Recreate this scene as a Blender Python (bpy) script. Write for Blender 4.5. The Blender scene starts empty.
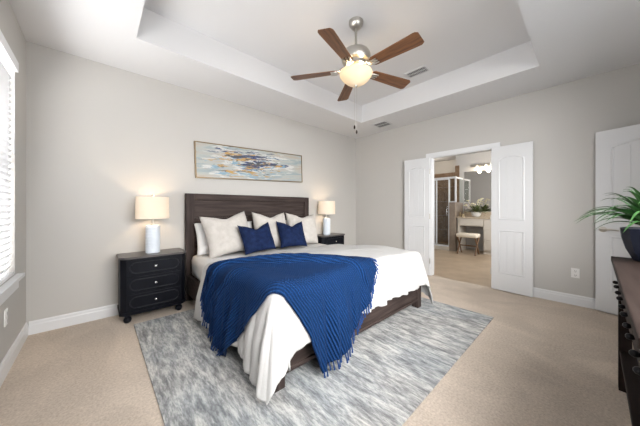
import bpy, bmesh, math, random
from mathutils import Vector, Matrix, noise
sc = bpy.context.scene
C = sc.collection
PI = math.pi
rnd = random.Random(7)

# ------------------------------------------------------------------ camera
W, H, TZ = 4.80, 2.74, 3.05          # room width, soffit height, tray height
YF = -4.08                            # front wall
cd = bpy.data.cameras.new('camera'); cam = bpy.data.objects.new('camera', cd); C.objects.link(cam)
cd.sensor_width = 36; cd.lens = 244/640*36; cd.shift_y = -5.5/640; cd.clip_start = 0.02
cam.location = (0.49, -3.52, 1.19)
cam.rotation_euler = (PI/2, 0, math.radians(47.63)-PI/2)
sc.camera = cam

# ------------------------------------------------------------------ world, exposure, daylight and added fill
sc.view_settings.view_transform = 'Standard'
sc.view_settings.look = 'None'
sc.view_settings.gamma = 1
sc.view_settings.exposure = 0.0
try: sc.view_settings.use_curve_mapping = False
except Exception: pass
w = bpy.data.worlds.new('sky'); sc.world = w; w.use_nodes = True
bg = w.node_tree.nodes['Background']; bg.inputs[0].default_value = (.80, .90, 1, 1); bg.inputs[1].default_value = 1.0

def area(name, loc, rot, sx, sy, power, col=(1, 1, 1), spread=PI):
    l = bpy.data.lights.new(name, 'AREA'); l.shape = 'RECTANGLE'; l.size = sx; l.size_y = sy
    l.energy = power; l.color = col; l.spread = spread
    o = bpy.data.objects.new(name, l); C.objects.link(o); o.location = loc; o.rotation_euler = rot
    return o
DAY = (1.0, .99, .975)
area('daylight_and_fill', (-.42, -1.36, 1.35), (0, -PI/2, 0), 1.6, 1.8, 125, DAY)
area('daylight_and_fill', (-.50, -3.15, 1.50), (0, -PI/2, 0), 1.7, 1.2, 140, DAY)  # added lamp outside the extra left window, more light up front
area('daylight_and_fill', (1.25, -4.75, 1.85), (PI/2-math.radians(30), 0, -math.radians(38)), 1.6, 1.4, 122, DAY, math.radians(110))  # added fill behind the camera, turned towards the right wall
area('daylight_and_fill', (2.60, -4.75, 1.85), (PI/2-math.radians(34), 0, math.radians(8)), 1.5, 1.4, 40, DAY, math.radians(110))  # added front fill, tilted down onto bed and floor
area('daylight_and_fill', (1.60, -4.75, 1.75), (PI/2-math.radians(8), 0, math.radians(24)), 1.5, 1.4, 32, DAY, math.radians(120))  # added front fill for the left back corner
area('daylight_and_fill', (6.6, -3.55, 1.6), (PI/2, 0, 0), 1.6, 1.4, 75, DAY)  # added lamp to brighten the bathroom through an unseen opening

# ------------------------------------------------------------------ materials
def mat(name, col, rough=.6, metal=0, col2=None, nscale=(8, 8, 8), ndetail=4, ncontrast=(.35, .65),
        bump=0, bscale=200, bstretch=(1, 1, 1), bdetail=2, emit=None, estr=0, spec=.5, trans=0, sheen=0, coord='Object', dist=.002):
    m = bpy.data.materials.new(name); m.use_nodes = True
    nt = m.node_tree; N = nt.nodes; L = nt.links; b = N['Principled BSDF']
    b.inputs['Base Color'].default_value = (*col, 1); b.inputs['Roughness'].default_value = rough
    b.inputs['Metallic'].default_value = metal; b.inputs['Specular IOR Level'].default_value = spec
    if trans: b.inputs['Transmission Weight'].default_value = trans
    if sheen:
        b.inputs['Sheen Weight'].default_value = sheen; b.inputs['Sheen Roughness'].default_value = .5
    if emit:
        b.inputs['Emission Color'].default_value = (*emit, 1); b.inputs['Emission Strength'].default_value = estr
    tc = N.new('ShaderNodeTexCoord')
    if col2:
        mp = N.new('ShaderNodeMapping'); mp.inputs['Scale'].default_value = nscale
        L.new(tc.outputs[coord], mp.inputs[0])
        n = N.new('ShaderNodeTexNoise'); n.inputs['Scale'].default_value = 1; n.inputs['Detail'].default_value = ndetail
        n.inputs['Roughness'].default_value = .6
        L.new(mp.outputs[0], n.inputs['Vector'])
        r = N.new('ShaderNodeValToRGB'); e = r.color_ramp.elements
        e[0].position, e[1].position = ncontrast; e[0].color = (*col, 1); e[1].color = (*col2, 1)
        L.new(n.outputs[0], r.inputs[0]); L.new(r.outputs[0], b.inputs['Base Color'])
    if bump:
        mp2 = N.new('ShaderNodeMapping'); mp2.inputs['Scale'].default_value = [bscale*s for s in bstretch]
        L.new(tc.outputs[coord], mp2.inputs[0])
        n2 = N.new('ShaderNodeTexNoise'); n2.inputs['Scale'].default_value = 1; n2.inputs['Detail'].default_value = bdetail
        L.new(mp2.outputs[0], n2.inputs['Vector'])
        bp = N.new('ShaderNodeBump'); bp.inputs['Strength'].default_value = bump; bp.inputs['Distance'].default_value = dist
        L.new(n2.outputs[0], bp.inputs['Height']); L.new(bp.outputs[0], b.inputs['Normal'])
    return m

M = {}
M['wall'] = mat('wall_paint', (.487, .472, .449), .85, bump=.25, bscale=120)
M['ceil'] = mat('ceiling_paint', (.69, .69, .70), .9, bump=.2, bscale=110)
M['trim'] = mat('white_trim_paint', (.68, .685, .695), .35)
M['door'] = mat('white_door_paint', (.63, .635, .645), .38)
M['bathwall'] = mat('bath_wall_paint', (.52, .51, .50), .8)
M['tile'] = mat('brown_shower_tile', (.17, .105, .062), .45, col2=(.25, .165, .105), nscale=(9, 9, 9))
M['floortile'] = mat('bath_floor_tile', (.36, .27, .185), .35, col2=(.45, .345, .245), nscale=(3, 3, 3))
M['wood'] = mat('dark_bed_wood', (.026, .018, .016), .6, spec=.15, col2=(.062, .045, .040), nscale=(2.2, 30, 30), ndetail=6, bump=.3, bscale=40, bstretch=(.08, 1, 1))
M['woodv'] = mat('dark_bed_wood_upright', (.026, .018, .016), .6, spec=.15, col2=(.058, .042, .038), nscale=(30, 30, 2.2), ndetail=6, bump=.3, bscale=40, bstretch=(1, 1, .08))
M['navy'] = mat('black_navy_lacquer', (.0035, .004, .007), .42, col2=(.006, .007, .011), nscale=(20, 20, 4), spec=.14)
M['navyedge'] = mat('black_navy_moulding', (.006, .007, .011), .45, spec=.3)
M['nstop'] = mat('nightstand_top_wood', (.055, .050, .050), .32, col2=(.09, .08, .078), nscale=(3, 30, 30))
M['espresso'] = mat('espresso_wood', (.016, .0105, .009), .55, spec=.07, col2=(.026, .018, .0155), nscale=(3, 30, 30), ndetail=6)
M['knobdark'] = mat('dark_metal_knob', (.012, .012, .014), .35, .6)
M['nickel'] = mat('brushed_nickel', (.52, .50, .46), .32, 1)
M['chrome'] = mat('polished_chrome', (.75, .75, .75), .15, 1)
M['linen'] = mat('cream_linen', (.43, .402, .37), .9, bump=.5, bscale=420, sheen=.1, col2=(.49, .462, .43), nscale=(14, 14, 14))
M['white_cotton'] = mat('white_cotton', (.66, .655, .65), .9, bump=.3, bscale=350)
M['duvet'] = mat('white_duvet_cotton', (.50, .495, .487), .9, bump=.55, bscale=13, bstretch=(1, 1, .5), bdetail=4, dist=.02)
M['bluevelvet'] = mat('navy_velvet', (.0030, .009, .036), .8, col2=(.007, .017, .062), nscale=(16, 16, 16), sheen=0, spec=.15, bump=.3, bscale=300)
M['gold'] = mat('bronze_gold_frame', (.20, .145, .08), .4, .8)
M['ceramic'] = mat('white_ribbed_ceramic', (.66, .71, .77), .35)
M['blade'] = mat('walnut_fan_blade', (.085, .034, .014), .4, col2=(.20, .085, .035), nscale=(4, 45, 45), ndetail=5)
M['plate'] = mat('white_plastic_plate', (.76, .75, .73), .4)
M['slot'] = mat('dark_slot', (.02, .02, .02), .6)
M['ventm'] = mat('white_vent_metal', (.66, .66, .67), .45)
M['ventd'] = mat('grey_vent_gap', (.24, .24, .245), .8)
M['pot'] = mat('navy_glazed_pot', (.006, .008, .018), .5, spec=.2, col2=(.010, .013, .026), nscale=(12, 12, 12))
M['soil'] = mat('potting_soil', (.03, .02, .013), .95, bump=.8, bscale=80)
M['cabinet'] = mat('cream_cabinet', (.60, .55, .48), .45)
M['stone'] = mat('beige_counter_stone', (.44, .35, .25), .3, col2=(.56, .47, .36), nscale=(25, 25, 25))
M['cushion'] = mat('cream_bench_cushion', (.72, .64, .52), .85)
M['benchwood'] = mat('brown_bench_wood', (.16, .085, .04), .5)
M['mirror'] = mat('mirror_silver', (.80, .80, .80), .03, 1)
M['bowl'] = mat('white_bowl_glaze', (.72, .70, .65), .3)
M['petal'] = mat('cream_petal', (.74, .68, .48), .8)
M['leafd'] = mat('dull_green_leaf', (.06, .09, .03), .6, col2=(.16, .19, .07), nscale=(20, 20, 20))
M['threshold'] = mat('threshold_strip', (.5, .4, .3), .5)
M['jar'] = mat('amber_jar', (.42, .33, .20), .3)

def node_mat(name):
    m = bpy.data.materials.new(name); m.use_nodes = True
    return m, m.node_tree.nodes, m.node_tree.links, m.node_tree.nodes['Principled BSDF']
def N_noise(N, L, vec, scale, detail=4, rough=.6, dist=0):
    mp = N.new('ShaderNodeMapping'); mp.inputs['Scale'].default_value = scale; L.new(vec, mp.inputs[0])
    n = N.new('ShaderNodeTexNoise'); n.inputs['Scale'].default_value = 1; n.inputs['Detail'].default_value = detail
    n.inputs['Roughness'].default_value = rough; n.inputs['Distortion'].default_value = dist
    L.new(mp.outputs[0], n.inputs['Vector']); return n.outputs[0]
def N_ramp(N, L, fac, stops):
    r = N.new('ShaderNodeValToRGB'); e = r.color_ramp.elements
    while len(e) < len(stops): e.new(.5)
    for k, (p, c) in enumerate(stops):
        e[k].position = p; e[k].color = (*c, 1) if len(c) == 3 else c
    L.new(fac, r.inputs[0]); return r.outputs[0]
def N_mix(N, L, fac, a, b, mode='MIX'):
    x = N.new('ShaderNodeMix'); x.data_type = 'RGBA'; x.blend_type = mode
    if hasattr(fac, 'is_linked'): L.new(fac, x.inputs[0])
    else: x.inputs[0].default_value = fac
    for k, s in ((6, a), (7, b)):
        if isinstance(s, tuple): x.inputs[k].default_value = (*s, 1)
        else: L.new(s, x.inputs[k])
    return x.outputs[2]
def N_bump(N, L, h, b, strength, dist):
    bp = N.new('ShaderNodeBump'); bp.inputs['Strength'].default_value = strength; bp.inputs['Distance'].default_value = dist
    L.new(h, bp.inputs['Height']); L.new(bp.outputs[0], b.inputs['Normal'])

# carpet: beige pile, vacuum marks and flecks
m, N, L, b = node_mat('beige_carpet'); M['carpet'] = m
v = N.new('ShaderNodeTexCoord').outputs['Object']
flk = N_ramp(N, L, N_noise(N, L, v, (70, 70, 70), 3, .7), [(.3, (.46, .385, .315)), (.7, (.66, .57, .48))])
trk = N_ramp(N, L, N_noise(N, L, v, (2.4, 1.5, 1), 3, .55, 1.2), [(.40, (.93, .93, .93)), (.62, (1.06, 1.06, 1.06))])
L.new(N_mix(N, L, 1.0, flk, trk, 'MULTIPLY'), b.inputs['Base Color']); b.inputs['Roughness'].default_value = 1
b.inputs['Specular IOR Level'].default_value = .1
N_bump(N, L, N_noise(N, L, v, (160, 160, 160), 3, .7), b, .8, .006)
# rug: grey, white and blue-grey broken streaks running along Y
m, N, L, b = node_mat('grey_abstract_rug'); M['rug'] = m
v = N.new('ShaderNodeTexCoord').outputs['Object']
s0 = N_ramp(N, L, N_noise(N, L, v, (15, 3.2, 1), 6, .72, .25), [(.38, (.20, .20, .20)), (.48, (.33, .33, .325)), (.58, (.50, .49, .472))])
blu = N_ramp(N, L, N_noise(N, L, v, (1.5, 1.1, 1), 4, .6, .4), [(.42, (0, 0, 0)), (.66, (.32, .32, .32))])
c1 = N_mix(N, L, blu, s0, (.27, .33, .375))
s2 = N_ramp(N, L, N_noise(N, L, v, (50, 10, 1), 5, .8, .2), [(.42, (.70, .70, .705)), (.50, (.97, .97, .97)), (.57, (1.2, 1.195, 1.18))])
L.new(N_mix(N, L, 1.0, c1, s2, 'MULTIPLY'), b.inputs['Base Color']); b.inputs['Roughness'].default_value = .95
b.inputs['Specular IOR Level'].default_value = .1
N_bump(N, L, N_noise(N, L, v, (200, 200, 200), 3, .7), b, .6, .004)
# knitted throw: ribs along one uv direction, stitches along the other
m, N, L, b = node_mat('blue_rib_knit'); M['knit'] = m
uv = N.new('ShaderNodeTexCoord').outputs['UV']
def wave(scale, axis):
    wv = N.new('ShaderNodeTexWave'); wv.wave_type = 'BANDS'; wv.bands_direction = axis; wv.inputs['Scale'].default_value = scale
    wv.inputs['Distortion'].default_value = .25; wv.inputs['Detail'].default_value = 1; L.new(uv, wv.inputs['Vector']); return wv.outputs['Fac']
wx, wy = wave(17.0, 'Y'), wave(34, 'X')
mm = N.new('ShaderNodeMath'); mm.operation = 'MULTIPLY_ADD'; L.new(wy, mm.inputs[0]); mm.inputs[1].default_value = .3; L.new(wx, mm.inputs[2])
L.new(N_ramp(N, L, mm.outputs[0], [(.1, (.003, .016, .062)), (.9, (.006, .038, .135))]), b.inputs['Base Color'])
b.inputs['Roughness'].default_value = .95; b.inputs['Specular IOR Level'].default_value = .15
b.inputs['Sheen Weight'].default_value = 0
N_bump(N, L, mm.outputs[0], b, 1.0, .010)
M['yarn'] = mat('blue_yarn', (.008, .040, .15), .95)
# painting: pale blue grey ground, streaks of navy, ochre, sky blue and white in the middle
m, N, L, b = node_mat('abstract_streak_painting'); M['painting'] = m
v = N.new('ShaderNodeTexCoord').outputs['Object']
def dmask(cx, rx, cz, rz):
    mp = N.new('ShaderNodeMapping'); mp.vector_type = 'POINT'
    mp.inputs['Location'].default_value = (-cx/rx, 0, -cz/rz); mp.inputs['Scale'].default_value = (1/rx, 0, 1/rz)
    L.new(v, mp.inputs[0]); g = N.new('ShaderNodeVectorMath'); g.operation = 'LENGTH'; L.new(mp.outputs[0], g.inputs[0]); return g.outputs['Value']
def cut(noise_out, mask, bias, soft=.03):
    # streak where noise - k*mask > bias
    a = N.new('ShaderNodeMath'); a.operation = 'MULTIPLY_ADD'; L.new(mask, a.inputs[0]); a.inputs[1].default_value = -.16; L.new(noise_out, a.inputs[2])
    return N_ramp(N, L, a.outputs[0], [(bias, (0, 0, 0)), (bias+soft, (1, 1, 1))])
ground = N_ramp(N, L, N_noise(N, L, v, (1.8, 1, 14), 5, .6, .4), [(.35, (.24, .30, .32)), (.5, (.36, .38, .365)), (.64, (.39, .345, .29))])
cen = dmask(-.05, .6, 0, .2)
c = N_mix(N, L, cut(N_noise(N, L, v, (2.6, 1, 19), 4, .6, .3), cen, .37), ground, (.52, .52, .50))
c = N_mix(N, L, cut(N_noise(N, L, v, (3.1, 3, 20), 4, .6, .5), dmask(-.1, .55, -.05, .2), .42), c, (.19, .31, .40))
c = N_mix(N, L, cut(N_noise(N, L, v, (3.6, 9, 26), 3, .6, .4), dmask(-.10, .55, -.03, .2), .43), c, (.42, .26, .09))
c = N_mix(N, L, cut(N_noise(N, L, v, (2.8, 17, 18), 5, .7, .6), dmask(-.05, .55, .05, .17), .42), c, (.025, .04, .12))
c = N_mix(N, L, cut(N_noise(N, L, v, (5.0, 27, 28), 5, .7, .6), dmask(-.05, .65, .02, .2), .46), c, (.06, .065, .07))
L.new(c, b.inputs['Base Color']); b.inputs['Roughness'].default_value = .6
# lamp shades, glass, fan bowl
def shade_mat(name, col, e, s, tr=.45):
    m, N, L, b = node_mat(name)
    b.inputs['Base Color'].default_value = (*col, 1); b.inputs['Roughness'].default_value = .9
    t = N.new('ShaderNodeBsdfTranslucent'); t.inputs[0].default_value = (*col, 1)
    mx = N.new('ShaderNodeMixShader'); mx.inputs[0].default_value = tr
    out = N['Material Output']; L.new(b.outputs[0], mx.inputs[1]); L.new(t.outputs[0], mx.inputs[2]); L.new(mx.outputs[0], out.inputs[0])
    b.inputs['Emission Color'].default_value = (*e, 1); b.inputs['Emission Strength'].default_value = s
    return m
M['shade'] = shade_mat('cream_fabric_shade', (.78, .72, .64), (1, .86, .68), .28)
M['blind'] = shade_mat('white_blind_slat', (.80, .80, .81), (1, 1, 1), 0, .22)
M['fanbowl'] = shade_mat('alabaster_glass', (.74, .66, .52), (1, .86, .62), .16, .3)
M['bulb'] = mat('lit_bulb', (1, .9, .7), .5, emit=(1, .82, .55), estr=3)
M['vanglass'] = mat('lit_vanity_glass', (1, .95, .85), .5, emit=(1, .86, .62), estr=.7)
def glass_mat(name, fac, tint=(1, 1, 1)):
    m, N, L, b = node_mat(name)
    t = N.new('ShaderNodeBsdfTransparent'); t.inputs[0].default_value = (*tint, 1)
    g = N.new('ShaderNodeBsdfGlossy'); g.inputs['Roughness'].default_value = .02
    mx = N.new('ShaderNodeMixShader'); mx.inputs[0].default_value = fac
    L.new(t.outputs[0], mx.inputs[1]); L.new(g.outputs[0], mx.inputs[2]); L.new(mx.outputs[0], N['Material Output'].inputs[0]); return m
M['glass'] = glass_mat('clear_glass', .06)
M['showerglass'] = glass_mat('shower_glass', .008, (.93, .95, .94))
# strap leaf: darker midrib by uv
m, N, L, b = node_mat('green_strap_leaf'); M['leaf'] = m
tcu = N.new('ShaderNodeTexCoord'); sp = N.new('ShaderNodeSeparateXYZ'); L.new(tcu.outputs['UV'], sp.inputs[0])
lv = N_ramp(N, L, sp.outputs[0], [(0, (.015, .055, .013)), (.42, (.028, .092, .022)), (.5, (.12, .22, .08)), (.58, (.028, .092, .022)), (1, (.015, .055, .013))])
L.new(lv, b.inputs['Base Color']); b.inputs['Roughness'].default_value = .38

# ------------------------------------------------------------------ mesh helpers
def link(name, bm, m, parent=None, smooth=None, loc=None, rot=None):
    bmesh.ops.recalc_face_normals(bm, faces=bm.faces)
    me = bpy.data.meshes.new(name); bm.to_mesh(me); bm.free()
    me.materials.append(M[m] if isinstance(m, str) else m)
    if smooth is not None:
        me.shade_smooth()
        if smooth < 179: me.set_sharp_from_angle(angle=math.radians(smooth))
    o = bpy.data.objects.new(name, me); C.objects.link(o)
    if parent: o.parent = parent
    if loc: o.location = loc
    if rot: o.rotation_euler = rot
    return o
def box(bm, a, b_, bev=0, mtx=None):
    x0, x1 = sorted((a[0], b_[0])); y0, y1 = sorted((a[1], b_[1])); z0, z1 = sorted((a[2], b_[2]))
    r = bmesh.ops.create_cube(bm, size=1)
    vs = r['verts']
    for v in vs: v.co = Vector(((x0+x1)/2+v.co.x*(x1-x0), (y0+y1)/2+v.co.y*(y1-y0), (z0+z1)/2+v.co.z*(z1-z0)))
    if bev:
        es = list({e for v in vs for e in v.link_edges})
        rr = bmesh.ops.bevel(bm, geom=es, offset=bev, segments=2, affect='EDGES', profile=.5)
        vs = list({v for f in rr['faces'] for v in f.verts} | {v for v in vs if v.is_valid})
    if mtx: bmesh.ops.transform(bm, matrix=mtx, verts=[v for v in vs if v.is_valid])
    return bm
def B(*boxes, bev=0):
    bm = bmesh.new()
    for a, b_ in boxes: box(bm, a, b_, bev)
    return bm
def lathe(bm, prof, c=(0, 0, 0), n=32, axis='z', cap=True):
    rings = []
    for r, z in prof:
        ring = []
        for k in range(n):
            t = 2*PI*k/n; p = (r*math.cos(t), r*math.sin(t), z)
            if axis == 'y': p = (p[0], p[2], p[1])
            if axis == 'x': p = (p[2], p[0], p[1])
            ring.append(bm.verts.new((c[0]+p[0], c[1]+p[1], c[2]+p[2])))
        rings.append(ring)
    for a, b_ in zip(rings, rings[1:]):
        for k in range(n): bm.faces.new((a[k], a[(k+1) % n], b_[(k+1) % n], b_[k]))
    if cap:
        bm.faces.new(rings[0][::-1]); bm.faces.new(rings[-1])
    return bm
def tube(bm, pts, rad, n=8):
    pts = [Vector(p) for p in pts]; rings = []
    rad = rad if hasattr(rad, '__len__') else [rad]*len(pts)
    up = Vector((0, 0, 1))
    for i, p in enumerate(pts):
        d = (pts[min(i+1, len(pts)-1)]-pts[max(i-1, 0)]).normalized()
        a = d.cross(up if abs(d.z) < .95 else Vector((1, 0, 0))).normalized(); b_ = d.cross(a)
        rings.append([bm.verts.new(p+(a*math.cos(2*PI*k/n)+b_*math.sin(2*PI*k/n))*rad[i]) for k in range(n)])
    for a, b_ in zip(rings, rings[1:]):
        for k in range(n): bm.faces.new((a[k], a[(k+1) % n], b_[(k+1) % n], b_[k]))
    bm.faces.new(rings[0][::-1]); bm.faces.new(rings[-1]); return bm
def prism(bm, poly, h0, h1, f):
    """extrude 2-D poly between h0 and h1; f maps (a, b, h) to a point"""
    lo = [bm.verts.new(f(a, b_, h0)) for a, b_ in poly]; hi = [bm.verts.new(f(a, b_, h1)) for a, b_ in poly]
    n = len(poly); bm.faces.new(lo[::-1]); bm.faces.new(hi)
    for k in range(n): bm.faces.new((lo[k], lo[(k+1) % n], hi[(k+1) % n], hi[k]))
    return bm
def grid(nu, nv, f, uvs=True):
    bm = bmesh.new(); lay = bm.loops.layers.uv.new('UVMap')
    vs = [[bm.verts.new(f(i/nu, j/nv)) for j in range(nv+1)] for i in range(nu+1)]
    for i in range(nu):
        for j in range(nv):
            fc = bm.faces.new((vs[i][j], vs[i+1][j], vs[i+1][j+1], vs[i][j+1]))
            for lp, (a, b_) in zip(fc.loops, ((i, j), (i+1, j), (i+1, j+1), (i, j+1))): lp[lay].uv = (a/nu, b_/nv)
    return bm
def tag(o, label, cat, group=None):
    o['label'] = label; o['category'] = cat
    if group: o['group'] = group
    return o
def thing(name, label, cat, loc=(0, 0, 0), rz=0, group=None):
    o = bpy.data.objects.new(name, None); C.objects.link(o); o.location = loc; o.rotation_euler = (0, 0, rz)
    o.empty_display_size = .1
    return tag(o, label, cat, group)
def struct(name, bm, m, smooth=None, **k):
    o = link(name, bm, m, smooth=smooth, **k); o['kind'] = 'structure'; return o
def lab(o, s): o['label'] = s; return o
def dup(o, parent=None):
    c = o.copy(); C.objects.link(c)
    if parent: c.parent = parent
    for ch in list(o.children): dup(ch, c)
    return c
def point(name, loc, power, col, r=.03, parent=None):
    l = bpy.data.lights.new(name, 'POINT'); l.energy = power; l.color = col; l.shadow_soft_size = r
    o = bpy.data.objects.new(name, l); C.objects.link(o); o.location = loc
    if parent: o.parent = parent
    return o

# ------------------------------------------------------------------ room shell
XB = 9.0                     # far end of bathroom
struct('floor', B(((-.3, YF-.75, -.12), (W+.02, .2, 0))), 'carpet')
T = .14
# left wall, one window plus a second added for more light
w1 = (-2.25, -.42, .65, 2.36); w2 = (-3.75, -2.55, .65, 2.36)
def wall_x(x0, x1, ya, yb, z0, z1, holes):
    bx = []; y = ya
    for (ha, hb, hz0, hz1) in sorted(holes):
        bx.append(((x0, y, z0), (x1, ha, z1)))
        if hz0 > z0: bx.append(((x0, ha, z0), (x1, hb, hz0)))
        bx.append(((x0, ha, hz1), (x1, hb, z1))); y = hb
    bx.append(((x0, y, z0), (x1, yb, z1))); return bx
struct('wall_left', B(*wall_x(-T, 0, YF-.7, .14, 0, H, [w1, w2])), 'wall')
struct('wall_back', B(((0, 0, 0), (W, T, H))), 'wall')
DO = (-2.60, -1.665, 0, 2.07)
struct('wall_right', B(*wall_x(W, W+.115, YF-.7, .14, 0, H, [DO])), 'wall')
# front wall: unseen window added for fill light, a vestibule with the entry door
def wall_y(y0, y1, xa, xb, z0, z1, holes):
    bx = []; x = xa
    for (ha, hb, hz0, hz1) in sorted(holes):
        bx.append(((x, y0, z0), (ha, y1, z1)))
        if hz0 > z0: bx.append(((ha, y0, z0), (hb, y1, hz0)))
        bx.append(((ha, y0, hz1), (hb, y1, z1))); x = hb
    bx.append(((x, y0, z0), (xb, y1, z1))); return bx
fill_hole = (.60, 3.35, 1.0, 2.45)  # made-up opening that lets in the front fill lamps
struct('wall_front', B(*wall_y(YF-T, YF, 0, 3.55, 0, H, [fill_hole]), ((3.41, YF-.42, 0), (3.55, YF-T, H)),
       *wall_y(YF-.42, YF-.30, 3.55, W, 0, H, [(3.74, 4.52, 0, 2.06)])), 'wall')
struct('wall_hall', B(((3.41, YF-.72, 0), (W, YF-.66, H))), 'wall')
x0, x1, y0, y1 = .753, 4.06, -3.165, -.739
struct('ceiling', B(((-T, YF-.75, H), (x0, .14, TZ+.1)), ((x1, YF-.75, H), (W+.115, .14, TZ+.1)),
                    ((x0, y1, H), (x1, .14, TZ+.1)), ((x0, YF-.75, H), (x1, y0, TZ+.1)), ((x0, y0, TZ), (x1, y1, TZ+.1))), 'ceil')
# baseboards with a stepped profile
def base_profile(L0, L1, f):
    bm = bmesh.new()
    poly = [(0, 0), (.016, 0), (.016, .085), (.012, .095), (.012, .112), (.006, .124), (0, .124)]
    return prism(bm, poly, L0, L1, f)
struct('baseboard_left', base_profile(YF, 0, lambda a, b_, h: (a, h, b_)), 'trim')
struct('baseboard_back', base_profile(.016, W-.016, lambda a, b_, h: (h, -a, b_)), 'trim')
struct('baseboard_right', base_profile(-1.59, 0, lambda a, b_, h: (W-a, h, b_)), 'trim')
struct('baseboard_right', base_profile(YF-.28, -2.675, lambda a, b_, h: (W-a, h, b_)), 'trim')
struct('baseboard_front', base_profile(.016, 3.55, lambda a, b_, h: (h, YF+a, b_)), 'trim')
# windows: frame, pane, sill
def window(n, hole, side='x'):
    ya, yb, za, zb = hole
    bm = bmesh.new(); xo, xi = -.13, -.085; t = .045
    if side == 'x': f = lambda a, c: (c, a)
    else: f = lambda a, c: (a, YF+c)
    def bb(a0, a1, c0, c1, z0, z1): p = f(a0, c0); q = f(a1, c1); box(bm, (*p, z0), (*q, z1))
    zm = (za+zb)/2; mid = (ya+yb)/2
    bb(ya, yb, xo, xi, za, za+t); bb(ya, yb, xo, xi, zb-t, zb); bb(ya, ya+t, xo, xi, za+t, zb-t); bb(yb-t, yb, xo, xi, za+t, zb-t)
    bb(ya+t, yb-t, xo, xi, zm-t/2, zm+t/2); bb(mid-t/2, mid+t/2, xo, xi, za+t, zb-t)
    fr = struct('window_%d' % n, bm, 'trim')
    bm = bmesh.new(); p = f(ya+.01, -.112); q = f(yb-.01, -.108); box(bm, (*p, za+.01), (*q, zb-.01))
    link('pane', bm, 'glass', fr)
window(1, w1); window(2, w2); window(3, fill_hole, 'y')  # second and third are unseen, added to bring in light
struct('trim_1', B(((-.085, w1[0]+.003, .622), (0, w1[1]-.003, .648)), ((.0, w1[0]-.06, .622), (.045, w1[1]+.06, .648)), ((0, w1[0]-.03, .54), (.016, w1[1]+.03, .622))), 'trim')
struct('trim_2', B(((-.085, w2[0]+.003, .622), (0, w2[1]-.003, .648)), ((.0, w2[0]-.06, .622), (.045, w2[1]+.06, .648)), ((0, w2[0]-.03, .54), (.016, w2[1]+.03, .622))), 'trim')
def blind(hole, label):
    ya, yb, za, zb = hole
    t = thing('window_blind', label, 'window blind', (-.04, (ya+yb)/2, za))
    hy = (yb-ya)/2-.01; hz = zb-za
    link('valance', B(((.0, -hy, hz-.085), (.062, hy, hz-.005)), bev=.004), 'blind', t)
    bm = bmesh.new(); n = int((hz-.13)/.048)
    for k in range(n):
        z = .06+k*.048; R = Matrix.Translation((.012, 0, z)) @ Matrix.Rotation(math.radians(-58), 4, 'Y')
        box(bm, (-.0255, -hy+.004, -.0015), (.0255, hy-.004, .0015), mtx=R)
    link('slats', bm, 'blind', t)
    link('bottom_rail', B(((-.014, -hy+.002, .004), (.038, hy-.002, .026)), bev=.003), 'blind', t)
    for y in (-hy*.82, 0, hy*.82):
        link('ladder_tape', B(((.037, y-.004, .026), (.0385, y+.004, hz-.085))), 'blind', t)
    link('tilt_wand', tube(bmesh.new(), [(.052, hy-.09, hz-.09), (.052, hy-.09, hz-.75)], .004), 'blind', t)
blind(w1, 'white horizontal slat blind in the window nearest the black nightstand')
blind(w2, 'white horizontal slat blind in the added nearer window, beyond the left edge of the view')

# ------------------------------------------------------------------ double doorway
cas = bmesh.new(); ya, yb, zt = -2.60, -1.665, 2.07
for x_0, x_1 in ((W-.018, W), (W+.115, W+.133)):
    box(cas, (x_0, ya-.07, 0), (x_1, ya, zt+.065)); box(cas, (x_0, yb, 0), (x_1, yb+.07, zt+.065)); box(cas, (x_0, ya, zt), (x_1, yb, zt+.065))
box(cas, (W, ya, 0), (W+.115, ya+.018, zt)); box(cas, (W, yb-.018, 0), (W+.115, yb, zt)); box(cas, (W, ya+.018, zt-.018), (W+.115, yb-.018, zt))
struct('trim_3', cas, 'trim')

def door_leaf(name, wd, ht, loc, rz, arch=True):
    """local: hinge at x=0, leaf to x=wd, faces at y=-.0175/.0175; raised beadboard panels with an arched top on both faces"""
    bm = bmesh.new(); t = .0175
    box(bm, (0, -t, 0), (wd, t, ht), .002)
    o = struct(name, bm, 'door'); o.location = loc; o.rotation_euler = (0, 0, rz)
    st = .105*min(1, wd/.6) if wd < .6 else .115
    for s in (-1, 1):
        for (z0, z1, ar) in ((.24, .86, 0), (1.0, ht-.14, .05)):
            x_0, x_1 = st, wd-st; bm = bmesh.new()
            def outline(inset):
                a, b_ = x_0+inset, x_1-inset; pts = [(a, z0+inset), (b_, z0+inset)]
                n = 14
                for k in range(n+1):
                    u = k/n; x = b_+(a-b_)*u
                    pts.append((x, z1-inset-ar*(2*u-1)**2 if ar else z1-inset))
                return pts
            # moulding ring
            o1, o2, o3 = outline(0), outline(.012), outline(.024)
            def ring(p, y): return [bm.verts.new((x, s*y, z)) for x, z in p]
            r0, r1, r2, r3 = ring(o1, t), ring(o1, t+.001), ring(o2, t+.007), ring(o3, t+.0005)
            for A, D in ((r0, r1), (r1, r2), (r2, r3)):
                for k in range(len(A)): bm.faces.new((A[k], A[(k+1) % len(A)], D[(k+1) % len(D)], D[k]))
            # planks
            iw = x_1-x_0-.06; npl = 4 if wd > .6 else 3
            for k in range(npl):
                a = x_0+.03+iw*k/npl+.003; b_ = x_0+.03+iw*(k+1)/npl-.003
                um = ((a+b_)/2-x_0)/(x_1-x_0); top = z1-.03-(ar*(2*um-1)**2 if ar else 0)
                box(bm, (a, s*t, z0+.03), (b_, s*(t+.005), top-.004), .0025)
            link('door_panel', bm, 'door', o)
    return o
def hinges(o, wd, zs, s):
    for z in zs: link('hinge', tube(bmesh.new(), [(-.006, s*.02, z-.045), (-.006, s*.02, z+.045)], .007), 'nickel', o)
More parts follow.
